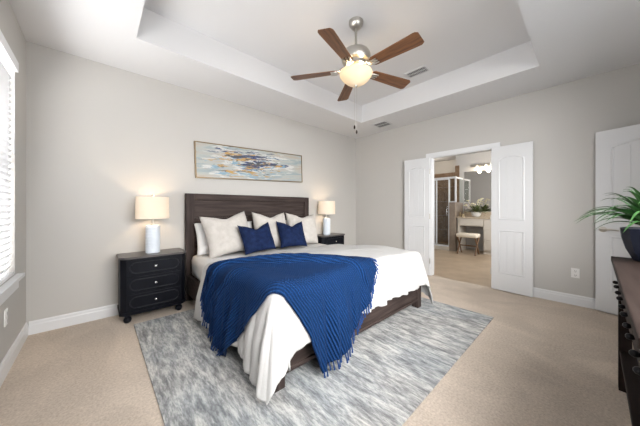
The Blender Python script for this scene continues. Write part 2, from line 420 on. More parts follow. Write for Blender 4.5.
def lever(o, x, z, dirn):
    for s in (-1, 1):
        bm = bmesh.new()
        lathe(bm, [(.031, s*.0178), (.031, s*.024), (.026, s*.028)], (x, 0, z), 20, 'y')
        tube(bm, [(x, s*.026, z), (x, s*.06, z)], .010)
        tube(bm, [(x-dirn*.008, s*.058, z), (x+dirn*.03, s*.060, z+.004), (x+dirn*.08, s*.058, z+.004), (x+dirn*.125, s*.052, z-.004)], [.010, .010, .009, .007])
        link('door_handle', bm, 'nickel', o, 40)
# leaves folded back against the bedroom wall
d1 = door_leaf('door_1', .45, 2.045, (W-.040, -1.672, .014), math.radians(90+4))
hinges(d1, .46, (.25, 1.02, 1.80), 1)
d2 = door_leaf('door_2', .465, 2.045, (W-.046, -2.575, .014), math.radians(-90-5))
hinges(d2, .465, (.25, 1.02, 1.80), -1)
ang = math.atan2(-3.59+4.31, 4.745-4.51)
d3 = door_leaf('door_3', .76, 2.04, (4.51, -4.31, .014), ang)
lever(d3, .70, .93, -1)
link('latch_plate', B(((.7595, -.012, .90), (.7615, .012, .96))), 'nickel', d3)

# ------------------------------------------------------------------ bathroom shell
struct('floor_bathroom', B(((W+.02, -3.4, -.12), (XB+.1, .9, 0))), 'floortile')
BX = 8.3
struct('wall_bathroom', B(((BX, -3.4, 0), (BX+.1, -.90, H)), ((XB, -.90, 0), (XB+.1, .9, H)), ((BX+.1, -1.0, 0), (XB, -.90, H))), 'bathwall')
struct('wall_bathroom_left', B(((W+.115, .8, 0), (XB, .9, H))), 'bathwall')
struct('wall_bathroom_right', B(*wall_y(-3.4, -3.3, W+.115, BX, 0, H, [(5.8, 7.4, .9, 2.3)])), 'bathwall')  # opening made up for the bathroom fill lamp
struct('ceiling_bathroom', B(((W+.115, -3.4, H), (XB+.1, .9, H+.1))), 'ceil')
# shower tile lining, to 2.2 m
tl = bmesh.new()
for k in range(5):
    z0, z1 = .466*k, .466*(k+1)-.005
    for j in range(6):
        y_0 = -.89+j*.28
        box(tl, (XB-.012, y_0+.0025, z0), (XB, y_0+.2775, z1))
    for j in range(2): box(tl, (BX+.1+.3*j, -.90, z0), (BX+.1+.3*j+.295, -.888, z1))
struct('trim_4', tl, 'tile')
struct('trim_5', B(((BX-.012, -1.0, 0), (BX, -.90, 2.42)), ((BX-.012, -.90, 0), (BX+.1, -.888, 2.42))), 'tile')
struct('wall_pony', B(((7.66, -1.095, 0), (BX-.012, -.95, 1.33))), mat('pony_wall_tile', (.20, .155, .12), .4, col2=(.26, .21, .165), nscale=(6, 6, 6)))
sh = thing('shower_enclosure', 'chrome framed glass shower door and side panel against the brown tile', 'shower enclosure', (7.72, -.55, 0))
fb = bmesh.new(); XS = .0
box(fb, (-.03, -.37, 1.97), (.02, .80, 2.04)); box(fb, (-.02, .02, .12), (.02, .065, 1.97)); box(fb, (-.02, -.05, .12), (.02, -.02, 1.97)); box(fb, (-.02, -.395, .12), (.02, -.36, 1.97))
box(fb, (-.02, -.36, .10), (.02, .80, .14))
box(fb, (-.02, -.56, 1.335), (.02, -.525, 2.04)); box(fb, (-.02, -.525, 1.99), (.02, -.37, 2.04)); box(fb, (.02, -.56, 1.99), (.54, -.53, 2.03)); box(fb, (-.02, -.525, 1.335), (.02, -.395, 1.36))
link('frame', fb, 'trim', sh)
link('glass_door', B(((-.005, -.36, .14), (.005, .80, 1.97))), 'showerglass', sh)
link('glass_panel', B(((-.005, -.525, 1.36), (.005, -.395, 1.99)), ((.02, -.548, 1.335), (.54, -.54, 1.99))), 'showerglass', sh)
link('door_pull', tube(bmesh.new(), [(-.02, -.33, .95), (-.05, -.33, .97), (-.05, -.33, 1.2), (-.02, -.33, 1.22)], .009), 'chrome', sh)
struct('trim_6', B(((7.66, -.95, 0), (7.80, .8, .10))), mat('shower_curb_stone', (.55, .50, .43), .4))

# ------------------------------------------------------------------ window wall outlet etc.
def outlet(loc, rz, label):
    t = thing('wall_outlet', label, 'outlet', loc, rz)      # local: plate faces -y
    link('cover_plate', B(((-.036, -.007, -.058), (.036, 0, .058)), bev=.002), 'plate', t)
    for z in (-.026, .026):
        r = link('receptacle', B(((-.017, -.0095, z-.018), (.017, -.007, z+.018)), bev=.001), 'plate', t)
        link('slot', B(((-.009, -.010, z-.004), (-.006, -.0094, z+.008)), ((.006, -.010, z-.004), (.009, -.0094, z+.008)), ((-.003, -.010, z-.013), (.003, -.0094, z-.008))), 'slot', r)
outlet((W, -3.42, .39), -PI/2, 'white wall outlet on the beige wall beside the white entry door')
outlet((0, -.70, .40), PI/2, 'white wall outlet under the window sill at the left edge')

# ceiling vents
def vent(loc, sx, sy, label):
    t = thing('ceiling_vent', label, 'vent', loc)          # hangs under z=0
    link('vent_frame', B(((-sx/2, -sy/2, -.008), (sx/2, -sy/2+.022, 0)), ((-sx/2, sy/2-.022, -.008), (sx/2, sy/2, 0)),
                         ((-sx/2, -sy/2+.022, -.008), (-sx/2+.022, sy/2-.022, 0)), ((sx/2-.022, -sy/2+.022, -.008), (sx/2, sy/2-.022, 0))), 'ventm', t)
    link('vent_backing', B(((-sx/2+.022, -sy/2+.022, -.0015), (sx/2-.022, sy/2-.022, 0))), 'ventd', t)
    bm = bmesh.new(); n = 12; ly = sy-.044
    for k in range(n):
        y = -ly/2+ly*(k+.5)/n; R = Matrix.Translation((0, y, -.006)) @ Matrix.Rotation(math.radians(35), 4, 'X')
        box(bm, (-sx/2+.022, -.006, -.0006), (sx/2-.022, .006, .0006), mtx=R)
    box(bm, (-.004, -ly/2, -.009), (.004, ly/2, -.001))
    link('louvres', bm, 'ventm', t)
vent((3.73, -1.945, TZ), .17, .30, 'white louvred air vent on the raised tray ceiling beside the fan')
vent((4.41, -.94, H), .27, .29, 'flat white air vent on the lower ceiling border above the doorway')

# ------------------------------------------------------------------ rug
rb = B(((.76, -2.84, 0), (3.64, -.43, .011)), bev=.003)
tag(struct('rug', rb, 'rug'), 'grey and white streaked abstract area rug under the bed', 'rug'); bpy.data.objects['rug'].pop('kind')
RZ = .011

# ------------------------------------------------------------------ bed
bx0, bx1, byf = 1.320, 3.340, -2.185
bed = thing('bed', 'dark brown wooden king bed frame with tall plank headboard', 'bed', ((bx0+bx1)/2, -1.1, 0))
ox, oy = (bx0+bx1)/2, -1.1
def bl(a, b_): return ((a[0]-ox, a[1]-oy, a[2]), (b_[0]-ox, b_[1]-oy, b_[2]))
hb = bmesh.new()
hz = 1.372
for k in range(4):
    z0 = .32+k*.244; a, b_ = bl((bx0+.10, -.075, z0), (bx1-.10, -.045, z0+.242)); box(hb, a, b_, .003)
head = link('headboard', hb, 'wood', bed)
for (a, b_) in (bl((bx0, -.095, 0), (bx0+.10, -.03, hz-.001)), bl((bx1-.10, -.095, 0), (bx1, -.03, hz-.001))):
    hf = bmesh.new(); box(hf, a, b_, .004); link('headboard_post', hf, 'woodv', head)
hr = bmesh.new(); a, b_ = bl((bx0+.10, -.097, hz-.085), (bx1-.10, -.03, hz)); box(hr, a, b_, .004)
link('headboard_rail', hr, 'wood', head)
for x in (bx0+.01, bx1-.045):
    bm = bmesh.new(); a, b_ = bl((x, byf+.06, .10), (x+.035, -.095, .33)); box(bm, a, b_, .003); link('side_rail', bm, M['wood'], bed)
bm = bmesh.new(); a, b_ = bl((bx0+.08, byf+.015, .12), (bx1-.08, byf+.05, .25)); box(bm, a, b_, .004)
a, b_ = bl((bx0+.08, byf+.005, .25), (bx1-.08, byf+.06, .335)); box(bm, a, b_, .004)
a, b_ = bl((bx0+.08, byf+.005, .09), (bx1-.08, byf+.055, .12)); box(bm, a, b_, .004)
link('footboard', bm, 'wood', bed)
for x in (bx0, bx1-.08):
    bm = bmesh.new(); a, b_ = bl((x, byf, RZ), (x+.08, byf+.08, .34)); box(bm, a, b_, .004); link('leg', bm, 'woodv', bed)
bm = bmesh.new()
for k in range(12):
    y = -.25-k*.165; a, b_ = bl((bx0+.045, y-.045, .29), (bx1-.045, y+.045, .308)); box(bm, a, b_)
link('slats', bm, 'wood', bed)

mx0, mx1, myf, myb, mz0, mz1 = 1.365, 3.295, -2.10, -.105, .312, .588
bm = bmesh.new(); box(bm, (mx0, myf, mz0), (mx1, myb, mz1), .06)
mt = link('mattress', bm, 'white_cotton', smooth=60)
tag(mt, 'thick mattress in a white sheet on the dark bed frame', 'mattress')

# duvet and throw share one drape: plane coordinates (u, v) folded over the bed edges
XL, XR, YFr, ER, ZT = 1.312, 3.348, -2.197, .07, .665
def fbm(x, y, z, s): return noise.noise(Vector((x*s, y*s, z*s)))
def drape(u, v, off=0.0, tuck=0.0):
    """fold plane point (u,v) over left, right and front edges; off lifts along the normal"""
    cx = min(max(u, XL+ER), XR-ER); cy = max(v, YFr+ER)
    a, b_ = u-cx, v-cy; s = math.hypot(a, b_)
    puff = .014*fbm(u, v, 3, 2.6)+.008*fbm(u, v, 8, 6)
    # gentle sag between centre and edges, thin at the head end
    puff += .012*math.sin(PI*min(max((u-XL)/(XR-XL), 0), 1))
    hd = min(1, max(0, (v+1.75)/.85)); z0 = ZT+puff*(1-.5*hd)-.055*hd*hd*(3-2*hd)     # thinner towards the pillows
    if s < 1e-6: return Vector((u, v, z0+off))
    dx, dy = a/s, b_/s
    L0 = ER*PI/2
    if s < L0: o_, d_ = ER*math.sin(s/ER), ER*(1-math.cos(s/ER)); th = s/ER
    else: o_, d_ = ER, ER+(s-L0); th = PI/2
    corner = abs(dx*dy)*2
    if d_ > ER: d_ = ER+(d_-ER)*(1+.03*corner)
    drop = max(0, d_-ER)
    # hanging folds: along-edge coordinate
    if abs(dx) > .999: al = cy
    elif abs(dy) > .999: al = cx
    else: al = cx+cy+math.atan2(dy, dx)*.35
    g = min(1, drop/.25)
    fold = g*(.016*math.sin(al*21+2*fbm(al, 1, 1, 3))+.010*math.sin(al*47+3*fbm(al, 5, 2, 4))+.004*math.sin(al*103+4*fbm(al, 7, 2, 5)))
    fold *= 1-.65*corner
    flare = drop*(.10+.14*corner)+fold+g*.02
    o_ += flare
    nrm_o, nrm_z = math.sin(th), math.cos(th)
    return Vector((cx+dx*(o_+off*nrm_o), cy+dy*(o_+off*nrm_o), z0-d_+off*nrm_z+.01*fbm(u, v, 1, 9)*g))
U0, U1, V0, V1 = XL-.49, XR+.46, YFr-.345, -.80
def duvet_f(s, t):
    v = V0+(V1-V0)*t; e = min(1, max(0, (-1.55-v)/.6)); e = e*e*(3-2*e)
    u = U0-.06*e+(U1-U0+.06*e)*s
    q = min(1, max(0, (XL+.24-u)/.30)); v = V1-(V1-v)*(1+.12/(V1-V0)*q*q*(3-2*q))
    ca, cb = (XL-u)/(XL-U0), (YFr-v)/(YFr-V0)
    if ca > 0 and cb > 0:
        r = math.hypot(ca, cb)
        if r > 1.0: k = (1.0+(r-1.0)*.45)/r; u, v = XL-(XL-u)*k, YFr-(YFr-v)*k
    v += .03*math.sin(u*2.3+1)*(t)          # soft back edge
    # wavy hems
    cxe = (1-min(1, s/.15)); u -= .02*cxe*math.sin(v*5)
    p = drape(u, v)
    if t > .93: p.z -= (t-.93)/.07*.020
    # keep corner tips off the floor
    p.z = max(p.z, .03+.015*abs(fbm(u, v, 0, 8)))
    return p
bm = grid(150, 120, duvet_f)
dv = link('duvet', bm, 'duvet', smooth=180)
so = dv.modifiers.new('thick', 'SOLIDIFY'); so.thickness = .012; so.offset = -1
tag(dv, 'white duvet spread over the bed with corners hanging over the footboard', 'duvet')

def poly_at(pts, t):
    ls = [math.dist(a, b_) for a, b_ in zip(pts, pts[1:])]; d = t*sum(ls)
    for k, l in enumerate(ls):
        if d <= l or k == len(ls)-1:
            q = d/l if l else 0; return (pts[k][0]+(pts[k+1][0]-pts[k][0])*q, pts[k][1]+(pts[k+1][1]-pts[k][1])*q)
        d -= l
def smooth_poly(pts, n=40):
    out = []
    for i in range(n+1):
        t = i/n; acc = [0, 0]; ws = 0
        for k in (-2, -1, 0, 1, 2):
            q = poly_at(pts, min(1, max(0, t+k*.03*min(1, 4*min(t, 1-t))))); acc[0] += q[0]; acc[1] += q[1]; ws += 1
        out.append((acc[0]/ws, acc[1]/ws))
    return out
TL_ = smooth_poly([(1.21, -1.08), (1.09, -1.01), (.90, -1.15), (.77, -1.38), (.69, -1.61)])          # left fringed edge, back to front
TR_ = smooth_poly([(2.42, -2.10), (2.30, -2.29), (2.20, -2.45), (2.00, -2.64), (1.82, -2.73), (1.63, -2.78)])
TB_ = smooth_poly([(1.21, -1.08), (1.40, -1.05), (1.60, -1.12), (2.06, -1.48), (2.34, -1.80), (2.42, -2.10)])   # back edge
TF_ = smooth_poly([(.69, -1.61), (.99, -1.89), (1.19, -2.05), (1.34, -2.17), (1.43, -2.29), (1.52, -2.48), (1.63, -2.78)])
def lerp(p, q, t): return (p[0]+(q[0]-p[0])*t, p[1]+(q[1]-p[1])*t)
def throw_uv(s, t):   # s along length (left->right), t across (back->front)
    a = lerp(poly_at(TB_, s), poly_at(TF_, s), t); b_ = lerp(poly_at(TL_, t), poly_at(TR_, t), s)
    c = lerp(lerp(TB_[0], TB_[-1], s), lerp(TF_[0], TF_[-1], s), t)
    return (a[0]+b_[0]-c[0], a[1]+b_[1]-c[1])
def throw_f(s, t):
    u, v = throw_uv(s, t)
    wr = .010*math.sin((t*3.1+s*1.3+.5*fbm(u, v, 4, 2))*PI*1.3)+.006*fbm(u, v, 2, 7)
    def ridge(c, w_, a): return a*math.exp(-((t-c)/w_)**2)
    fold = ridge(.13+.05*math.sin(s*6+.5), .028, .030)*(.3+.7*math.sin(PI*min(1, s*1.1)))            # rumples along the back edge
    fold += ridge(.27+.07*math.sin(s*4.2+1.2), .026, .058)*math.exp(-((s-.42)/.36)**2)
    fold += ridge(.40-.30*(s-.62), .028, .052)*math.exp(-((s-.72)/.26)**2)
    fold += ridge(.52+.35*(s-.2), .035, .032)*math.exp(-((s-.18)/.2)**2)
    p = drape(u, v, .031+max(wr, -.004)+fold)
    p.z = max(p.z, .035)
    return p
th = thing('throw_blanket', 'royal blue rib knit throw laid diagonally over the near corner of the bed', 'throw blanket', (1.6, -1.8, .66))
off0 = Vector((1.6, -1.8, .66))
bm = grid(130, 90, lambda s, t: throw_f(s, t)-off0)
kn = link('knit_panel', bm, 'knit', th, smooth=180)
so = kn.modifiers.new('thick', 'SOLIDIFY'); so.thickness = .010; so.offset = -1
def tassel(s, t, ds):
    p = throw_f(s, t); q = throw_f(s-ds*.02, t); d = (p-q).normalized()
    ln = .045+.02*rnd.random(); out = Vector((d.x*.35, d.y*.35, -1)) if p.z < .6 else Vector((d.x, d.y, d.z-.25))
    out.normalize(); j = Vector((rnd.uniform(-.15, .15), rnd.uniform(-.15, .15), 0))
    e = p+(out+j).normalized()*ln; e.z = max(e.z, .022)
    bm = bmesh.new(); mid = p.lerp(e, .5)+j*.02
    tube(bm, [p-off0-d*.006, p.lerp(mid, .35)-off0, mid-off0, e-off0], [.004, .0055, .0055, .0065], 6)
    link('tassel', bm, 'yarn', th, 60)
for k in range(38): tassel(0, (k+.5)/38, -1)
for k in range(42): tassel(1, (k+.5)/42, 1)

# ------------------------------------------------------------------ pillows
def pillow(name, m, wd, ht, tk, loc, lean, yaw, roll, dip, label, cat, group, seed=0, conc=.10, ear=0):
    n = 30; bm = bmesh.new()
    def pos(s, t, side):
        x = wd/2*s*(1-conc*(1-t*t)*s*s); z = ht/2*t*(1-conc*.8*(1-s*s)*t*t)
        z -= dip*max(0, t)**1.6*math.exp(-(s/.42)**2)
        if t > 0: z += ear*abs(s)**4*t**3
        k = max(0, (1-s**4)*(1-t**4)); y = side*tk/2*k**.55
        y += side*tk*.06*k*fbm(s*2+seed, t*2, side, 1.3)+.012*k*fbm(s*3, t*3+seed, side*2, 2.2)
        y += .012*fbm(s+seed, t, 5, 1.5)
        y -= dip*.45*max(0, t)*math.exp(-(s/.35)**2)*(1 if side < 0 else -1)*-.5*k
        return (x, y, z+ht/2)
    for side in (-1, 1):
        vs = [[bm.verts.new(pos(-1+2*i/n, -1+2*j/n, side)) for j in range(n+1)] for i in range(n+1)]
        for i in range(n):
            for j in range(n): bm.faces.new((vs[i][j], vs[i+1][j], vs[i+1][j+1], vs[i][j+1]))
    bmesh.ops.remove_doubles(bm, verts=bm.verts, dist=.0008)
    o = link(name, bm, m, smooth=180)
    o.matrix_world = Matrix.Translation(loc) @ Matrix.Rotation(math.radians(yaw), 4, 'Z') @ Matrix.Rotation(math.radians(-lean), 4, 'X') @ Matrix.Rotation(math.radians(roll), 4, 'Y')
    return tag(o, label, cat, group)
PG = 'pillows against the headboard'
pillow('bed_pillow', 'white_cotton', .80, .42, .13, (1.79, -.30, .595), 20, 0, 0, .0, 'plain white sleeping pillow behind the leftmost cream cushion', 'pillow', PG, 1, .05)
pillow('bed_pillow', 'white_cotton', .80, .42, .13, (2.86, -.30, .595), 20, 0, 0, .0, 'plain white sleeping pillow behind the right-hand cream cushions', 'pillow', PG, 5, .05)
CG = 'cream cushions on the bed'
pillow('cushion', 'linen', .62, .525, .20, (1.775, -.49, .605), 20, 4, -6, .05, 'large cream linen cushion leaning nearest the black nightstand with the lamp', 'cushion', CG, 2, .07, .02)
pillow('cushion', 'linen', .55, .53, .20, (2.365, -.48, .605), 20, 0, 2, .06, 'cream linen cushion in the middle of the headboard between two blue cushions', 'cushion', CG, 9, .07, .02)
pillow('cushion', 'linen', .56, .50, .20, (2.93, -.48, .605), 20, -3, 4, .05, 'cream linen cushion farthest from the window, behind the right blue cushion', 'cushion', CG, 14, .07, .02)
BG = 'blue cushions on the bed'
pillow('cushion', 'bluevelvet', .47, .375, .16, (2.05, -.70, .622), 25, 4, -3, .06, 'navy blue velvet cushion in front of the leftmost and middle cream cushions', 'cushion', BG, 21, .09, .02)
pillow('cushion', 'bluevelvet', .45, .385, .16, (2.58, -.69, .622), 25, -2, 3, .06, 'navy blue velvet cushion in front of the right-hand cream cushion', 'cushion', BG, 27, .09, .02)

# ------------------------------------------------------------------ nightstands
def nightstand(loc, label, plinth=0):
    t = thing('nightstand', label, 'nightstand', loc, 0, 'nightstands either side of the bed')
    hw, d, h = .295, .345, .68     # origin at the middle of the back edge, on the floor; front is -y
    c = .045
    def outl(e): return [(-hw-e, 0), (hw+e, 0), (hw+e, -d+c-e), (hw-c+e, -d-e), (-hw+c-e, -d-e), (-hw-e, -d+c-e)]
    bm = bmesh.new(); prism(bm, outl(0), .085, h-.022, lambda a, b_, z: (a, b_, z)); prism(bm, outl(.008), .085, .115, lambda a, b_, z: (a, b_, z))
    link('body', bm, 'navy', t)
    bm = bmesh.new(); prism(bm, outl(.014), h-.022, h, lambda a, b_, z: (a, b_, z)); bmesh.ops.bevel(bm, geom=list(bm.edges), offset=.003, segments=1, affect='EDGES')
    link('top', bm, 'nstop', t)
    for k in range(3):
        zc = .21+.178*k
        dr = link('drawer', B(((-hw+.05, -d-.010, zc-.082), (hw-.05, -d, zc+.082)), bev=.003), 'navy', t)
        pts = []; rr = .056; xx = hw-.05-.025-rr
        for q in range(13): a = -PI/2+PI*q/12; pts.append((xx+rr*math.cos(a), -d-.012, zc+rr*math.sin(a)))
        for q in range(13): a = PI/2+PI*q/12; pts.append((-xx+rr*math.cos(a), -d-.012, zc+rr*math.sin(a)))
        pts.append(pts[0]); pts.append(pts[1])
        link('oval_moulding', tube(bmesh.new(), pts, .0055, 8), 'navyedge', dr, 60)
        bm = bmesh.new(); lathe(bm, [(.005, -d-.010), (.006, -d-.024), (.0115, -d-.028), (.013, -d-.033), (.010, -d-.038), (.003, -d-.040)], (0, 0, zc), 18, 'y')
        lab(link('knob', bm, 'chrome', dr, 50), 'small bright metal knob')
    for x in (-hw+.06, hw-.06):
        for y in (-.06, -d+.05):
            bm = bmesh.new(); lathe(bm, [(.018, 0), (.030, .012), (.036, .032), (.030, .052), (.020, .060), (.026, .068), (.026, .085)], (x, y, 0), 20)
            link('foot', bm, 'navy', t, 50)
    return t
ns = nightstand((.955, -.022, 0), 'black three drawer nightstand with curved corners beside the window')
n2 = dup(ns); n2.location = (3.74, -.022, 0)
n2['label'] = 'black nightstand on the far side of the bed, mostly hidden by it'

# ------------------------------------------------------------------ table lamps
def lamp(loc, label, sr=.160, sh_=.245):
    t = thing('table_lamp', label, 'table lamp', loc, 0, 'bedside lamps')
    bm = bmesh.new(); prof = [(.066, 0), (.071, .004)]
    z = .012
    while z < .29:
        prof += [(.0665, z), (.071, z+.007), (.0665, z+.014)]; z += .0165
    prof += [(.066, .305), (.050, .312)]
    lathe(bm, prof, n=36); link('base', bm, 'ceramic', t, 50)
    lab(link('neck', lathe(bmesh.new(), [(.022, .312), (.022, .32), (.011, .325), (.011, .40), (.016, .405), (.016, .45)], n=20), 'nickel', t, 40), 'metal neck')
    bm = bmesh.new(); z0, z1 = .385, .385+sh_
    lathe(bm, [(sr, z0), (sr*.985, z1), (sr*.985-.003, z1), (sr-.003, z0), (sr, z0)], n=48, cap=False)
    sh = link('shade', bm, 'shade', t, 60)
    bm = bmesh.new()
    for a in (0, 2*PI/3, 4*PI/3): tube(bm, [(0, 0, z1-.02), (sr*.98*math.cos(a), sr*.98*math.sin(a), z1-.008)], .0025, 6)
    tube(bm, [(0, 0, .45), (0, 0, z1+.012)], .003, 6)
    link('shade_support', bm, 'nickel', sh)
    link('finial', lathe(bmesh.new(), [(.006, z1+.010), (.013, z1+.016), (.012, z1+.024), (.004, z1+.030)], n=16), 'nickel', t, 40)
    link('bulb', lathe(bmesh.new(), [(.013, .45), (.028, .485), (.031, .51), (.022, .535), (.005, .545)], n=16), 'bulb', t, 60)
    point('lamp_light', (0, 0, .512), 30, (1, .74, .46), .035, t)
    return t
def lampset(): 
    lamp((.955, -.19, .68), 'table lamp with white ribbed cylinder base on the nightstand beside the window')
    lamp((3.70, -.19, .68), 'table lamp with white ribbed base lit on the far nightstand')
lampset()

# ------------------------------------------------------------------ painting
art = thing('painting', 'wide abstract streaked painting in a thin bronze frame above the headboard', 'painting', (2.335, -.003, 1.857))
aw, ah = 1.79, .485
link('canvas', B(((-aw/2+.012, -.030, -ah/2+.012), (aw/2-.012, -.004, ah/2-.012))), 'painting', art)
link('frame', B(((-aw/2, -.036, -ah/2), (-aw/2+.013, 0, ah/2)), ((aw/2-.013, -.036, -ah/2), (aw/2, 0, ah/2)), ((-aw/2+.013, -.036, -ah/2), (aw/2-.013, 0, -ah/2+.013)), ((-aw/2+.013, -.036, ah/2-.013), (aw/2-.013, 0, ah/2))), 'gold', art)
art.rotation_euler = (0, math.radians(-2.0), 0)

# ------------------------------------------------------------------ ceiling fan
FX, FY = 2.405, -1.955
fan = thing('ceiling_fan', 'five blade ceiling fan with walnut blades and glowing glass bowl light', 'ceiling fan', (FX, FY, TZ))
zr = lambda z: z-TZ
link('canopy', lathe(bmesh.new(), [(.072, 0), (.072, -.012), (.064, -.04), (.040, -.068), (.018, -.075)], n=32), 'nickel', fan, 50)
link('downrod', lathe(bmesh.new(), [(.0125, -.07), (.0125, -.285)], n=16), 'nickel', fan, 50)
link('motor_housing', lathe(bmesh.new(), [(.020, zr(2.785)), (.030, zr(2.768)), (.09, zr(2.758)), (.130, zr(2.740)), (.146, zr(2.712)), (.146, zr(2.668)), (.134, zr(2.646)), (.105, zr(2.635)), (.105, zr(2.60)), (.085, zr(2.59))], n=40), 'nickel', fan, 40)
ZB = 2.566
def blade_mesh():
    bm = bmesh.new(); n = 22; r0, r1 = .185, .668
    up, lo = [], []
    for i in range(n+1):
        u = i/n; x = r0+(r1-r0)*u; hw = .052+.020*u
        if u > .93: hw *= math.sqrt(max(0.0, 1-((u-.93)/.07)**2*.45))
        if u < .05: hw *= .75+.25*u/.05
        for s in (-1, 1):
            yy = s*hw; z = -math.tan(math.radians(12))*yy-.012*u
            (up if 1 else lo).append((x, yy, z))
    tops = [[bm.verts.new((x, y, z+.003)) for x, y, z in up[2*i:2*i+2]] for i in range(n+1)]
    bots = [[bm.verts.new((x, y, z-.003)) for x, y, z in up[2*i:2*i+2]] for i in range(n+1)]
    for i in range(n):
        bm.faces.new((tops[i][0], tops[i+1][0], tops[i+1][1], tops[i][1])); bm.faces.new((bots[i][0], bots[i][1], bots[i+1][1], bots[i+1][0]))
        for s in (0, 1): bm.faces.new((tops[i][s], bots[i][s], bots[i+1][s], tops[i+1][s]))
    for i in (0, n): bm.faces.new((tops[i][0], tops[i][1], bots[i][1], bots[i][0]))
    return bm
def iron_mesh():
    bm = bmesh.new()
    tube(bm, [(.10, 0, .030), (.135, 0, .030), (.165, 0, .004), (.20, 0, -.008)], [.014, .013, .012, .010], 8)
    for y in (-.028, 0, .028):
        tube(bm, [(.165, y*.3, .0), (.20, y, -.010), (.255, y*1.1, -.0105)], [.009, .010, .007], 8)
    return bm
b0 = None
for adeg in (-162, -90, -18, 54, 126):
    if b0 is None:
        b0 = link('blade', blade_mesh(), 'blade', fan); link('blade_bracket', iron_mesh(), 'nickel', b0, 50); bb = b0
    else: bb = dup(b0, fan)
    bb.location = (0, 0, zr(ZB)); bb.rotation_euler = (0, 0, math.radians(adeg))
bm = bmesh.new(); lathe(bm, [(.158, zr(2.542)), (.163, zr(2.532)), (.158, zr(2.512)), (.134, zr(2.478)), (.100, zr(2.447)), (.062, zr(2.422)), (.030, zr(2.410)), (.014, zr(2.409)), (.014, zr(2.413)), (.060, zr(2.426)), (.097, zr(2.451)), (.130, zr(2.482)), (.153, zr(2.514)), (.154, zr(2.542)), (.158, zr(2.542))], n=44, cap=False)
bowl = link('light_bowl', bm, 'fanbowl', fan, 60)
link('finial', lathe(bmesh.new(), [(.004, zr(2.392)), (.012, zr(2.398)), (.015, zr(2.408)), (.018, zr(2.415))], n=16), 'nickel', bowl, 50)
link('light_fitter', lathe(bmesh.new(), [(.085, zr(2.595)), (.080, zr(2.575)), (.055, zr(2.565)), (.045, zr(2.53)), (.02, zr(2.525))], n=32), 'nickel', fan, 50)
for a in (0, 2.1, 4.2):
    x, y = .075*math.cos(a+.6), .075*math.sin(a+.6)
    link('bulb', lathe(bmesh.new(), [(.012, zr(2.55)), (.024, zr(2.53)), (.025, zr(2.505)), (.012, zr(2.485)), (.003, zr(2.482))], (x, y, 0), n=14), 'bulb', fan, 60)
    point('fan_light', (x*1.25, y*1.25, zr(2.535)), 3.5, (1, .76, .48), .03, fan)
for (x, y, z) in ((.012, .028, 1.985), (.050, .030, 1.945)):
    ch = link('pull_chain', tube(bmesh.new(), [(x, y, zr(2.56)), (x, y, zr(z+.04))], .0013, 6), 'nickel', fan)
    link('pendant', lathe(bmesh.new(), [(.003, zr(z+.04)), (.008, zr(z+.028)), (.009, zr(z+.01)), (.004, zr(z))], (x, y, 0), n=12), 'espresso', ch, 50)

# ------------------------------------------------------------------ console dresser
dr = thing('console_dresser', 'dark espresso console dresser with round knobs and open lower shelf', 'dresser', (3.07, -3.627, 0), math.radians(-.78))
LN, DP, DZ = 1.57, .40, .86     # local: far end at x=0, runs to -x; front edge y=0, back y=-DP
link('top', B(((-LN, -DP, DZ-.03), (0, 0, DZ)), bev=.004), 'espresso', dr)
for x in (-.075, -LN+.02):
    for y in (-.085, -DP+.02):
        bm = bmesh.new(); box(bm, (x, y, 0), (x+.055, y+.055, DZ-.03), .003); link('leg', bm, 'espresso', dr)
link('apron', B(((-.04, -DP+.075, .60), (-.025, -.085, DZ-.03)), ((-LN+.025, -DP+.075, .60), (-LN+.04, -.085, DZ-.03)), ((-LN+.075, -DP+.03, .60), (-.075, -DP+.045, DZ-.03)), ((-LN+.075, -DP+.045, .60), (-.075, -.045, .615))), 'espresso', dr)
nd = 5; span = LN-.15
for k in range(nd):
    xa = -.075-span*(k+1)/nd+.004; xb = -.075-span*k/nd-.004
    d = link('drawer', B(((xa, -.052, .622), (xb, -.032, DZ-.036)), bev=.003), 'espresso', dr)
    for f in (.27, .73):
        bm = bmesh.new(); lathe(bm, [(.006, -.034), (.007, -.024), (.010, -.020), (.0115, -.013), (.0095, -.006), (.004, -.002)], (xa+(xb-xa)*f, 0, .715), 16, 'y')
        link('knob', bm, 'knobdark', d, 60)
link('shelf', B(((-LN+.035, -DP+.035, .235), (-.035, -.035, .262)), bev=.003), 'espresso', dr)

# ------------------------------------------------------------------ potted plant
PX, PY, PZ = 2.972, -3.815, DZ
pl = thing('potted_plant', 'navy faceted pot with long arching green strap leaves on the dark dresser', 'potted plant', (PX, PY, PZ))
bm = bmesh.new(); lathe(bm, [(.098, 0), (.108, .008), (.135, .07), (.152, .14), (.158, .20), (.150, .203), (.146, .195), (.143, .17)], n=14)
link('pot', bm, 'pot', pl, 20)
link('soil', lathe(bmesh.new(), [(.130, .172), (.138, .176), (.06, .184), (.01, .186)], n=20), 'soil', pl)
def leaf(az, reach, height, droop, wd, bend=0):
    """arching strap: leaves the crown at the soil, rises and bends over"""
    n = 16; dx, dy = math.cos(az), math.sin(az); px, py = -dy, dx
    def cen(u):
        r = .02+reach*u; z = .18+height*math.sin(min(1, u*1.05)*PI*.5)*1.0-droop*u**2.4
        b_ = bend*u*u
        return Vector((dx*r+px*b_, dy*r+py*b_, z))
    def f(s, t):
        c = cen(t); hw = 1.2*wd*(.55+.45*math.sin(PI*min(1, t*1.25+.15)))*(1-t**3)**.8
        k = (s-.5)*2
        return c+Vector((px, py, 0))*hw*k+Vector((0, 0, 1))*(abs(k)*hw*.45)
    return link('leaf', grid(4, n, f), 'leaf', pl, 180)
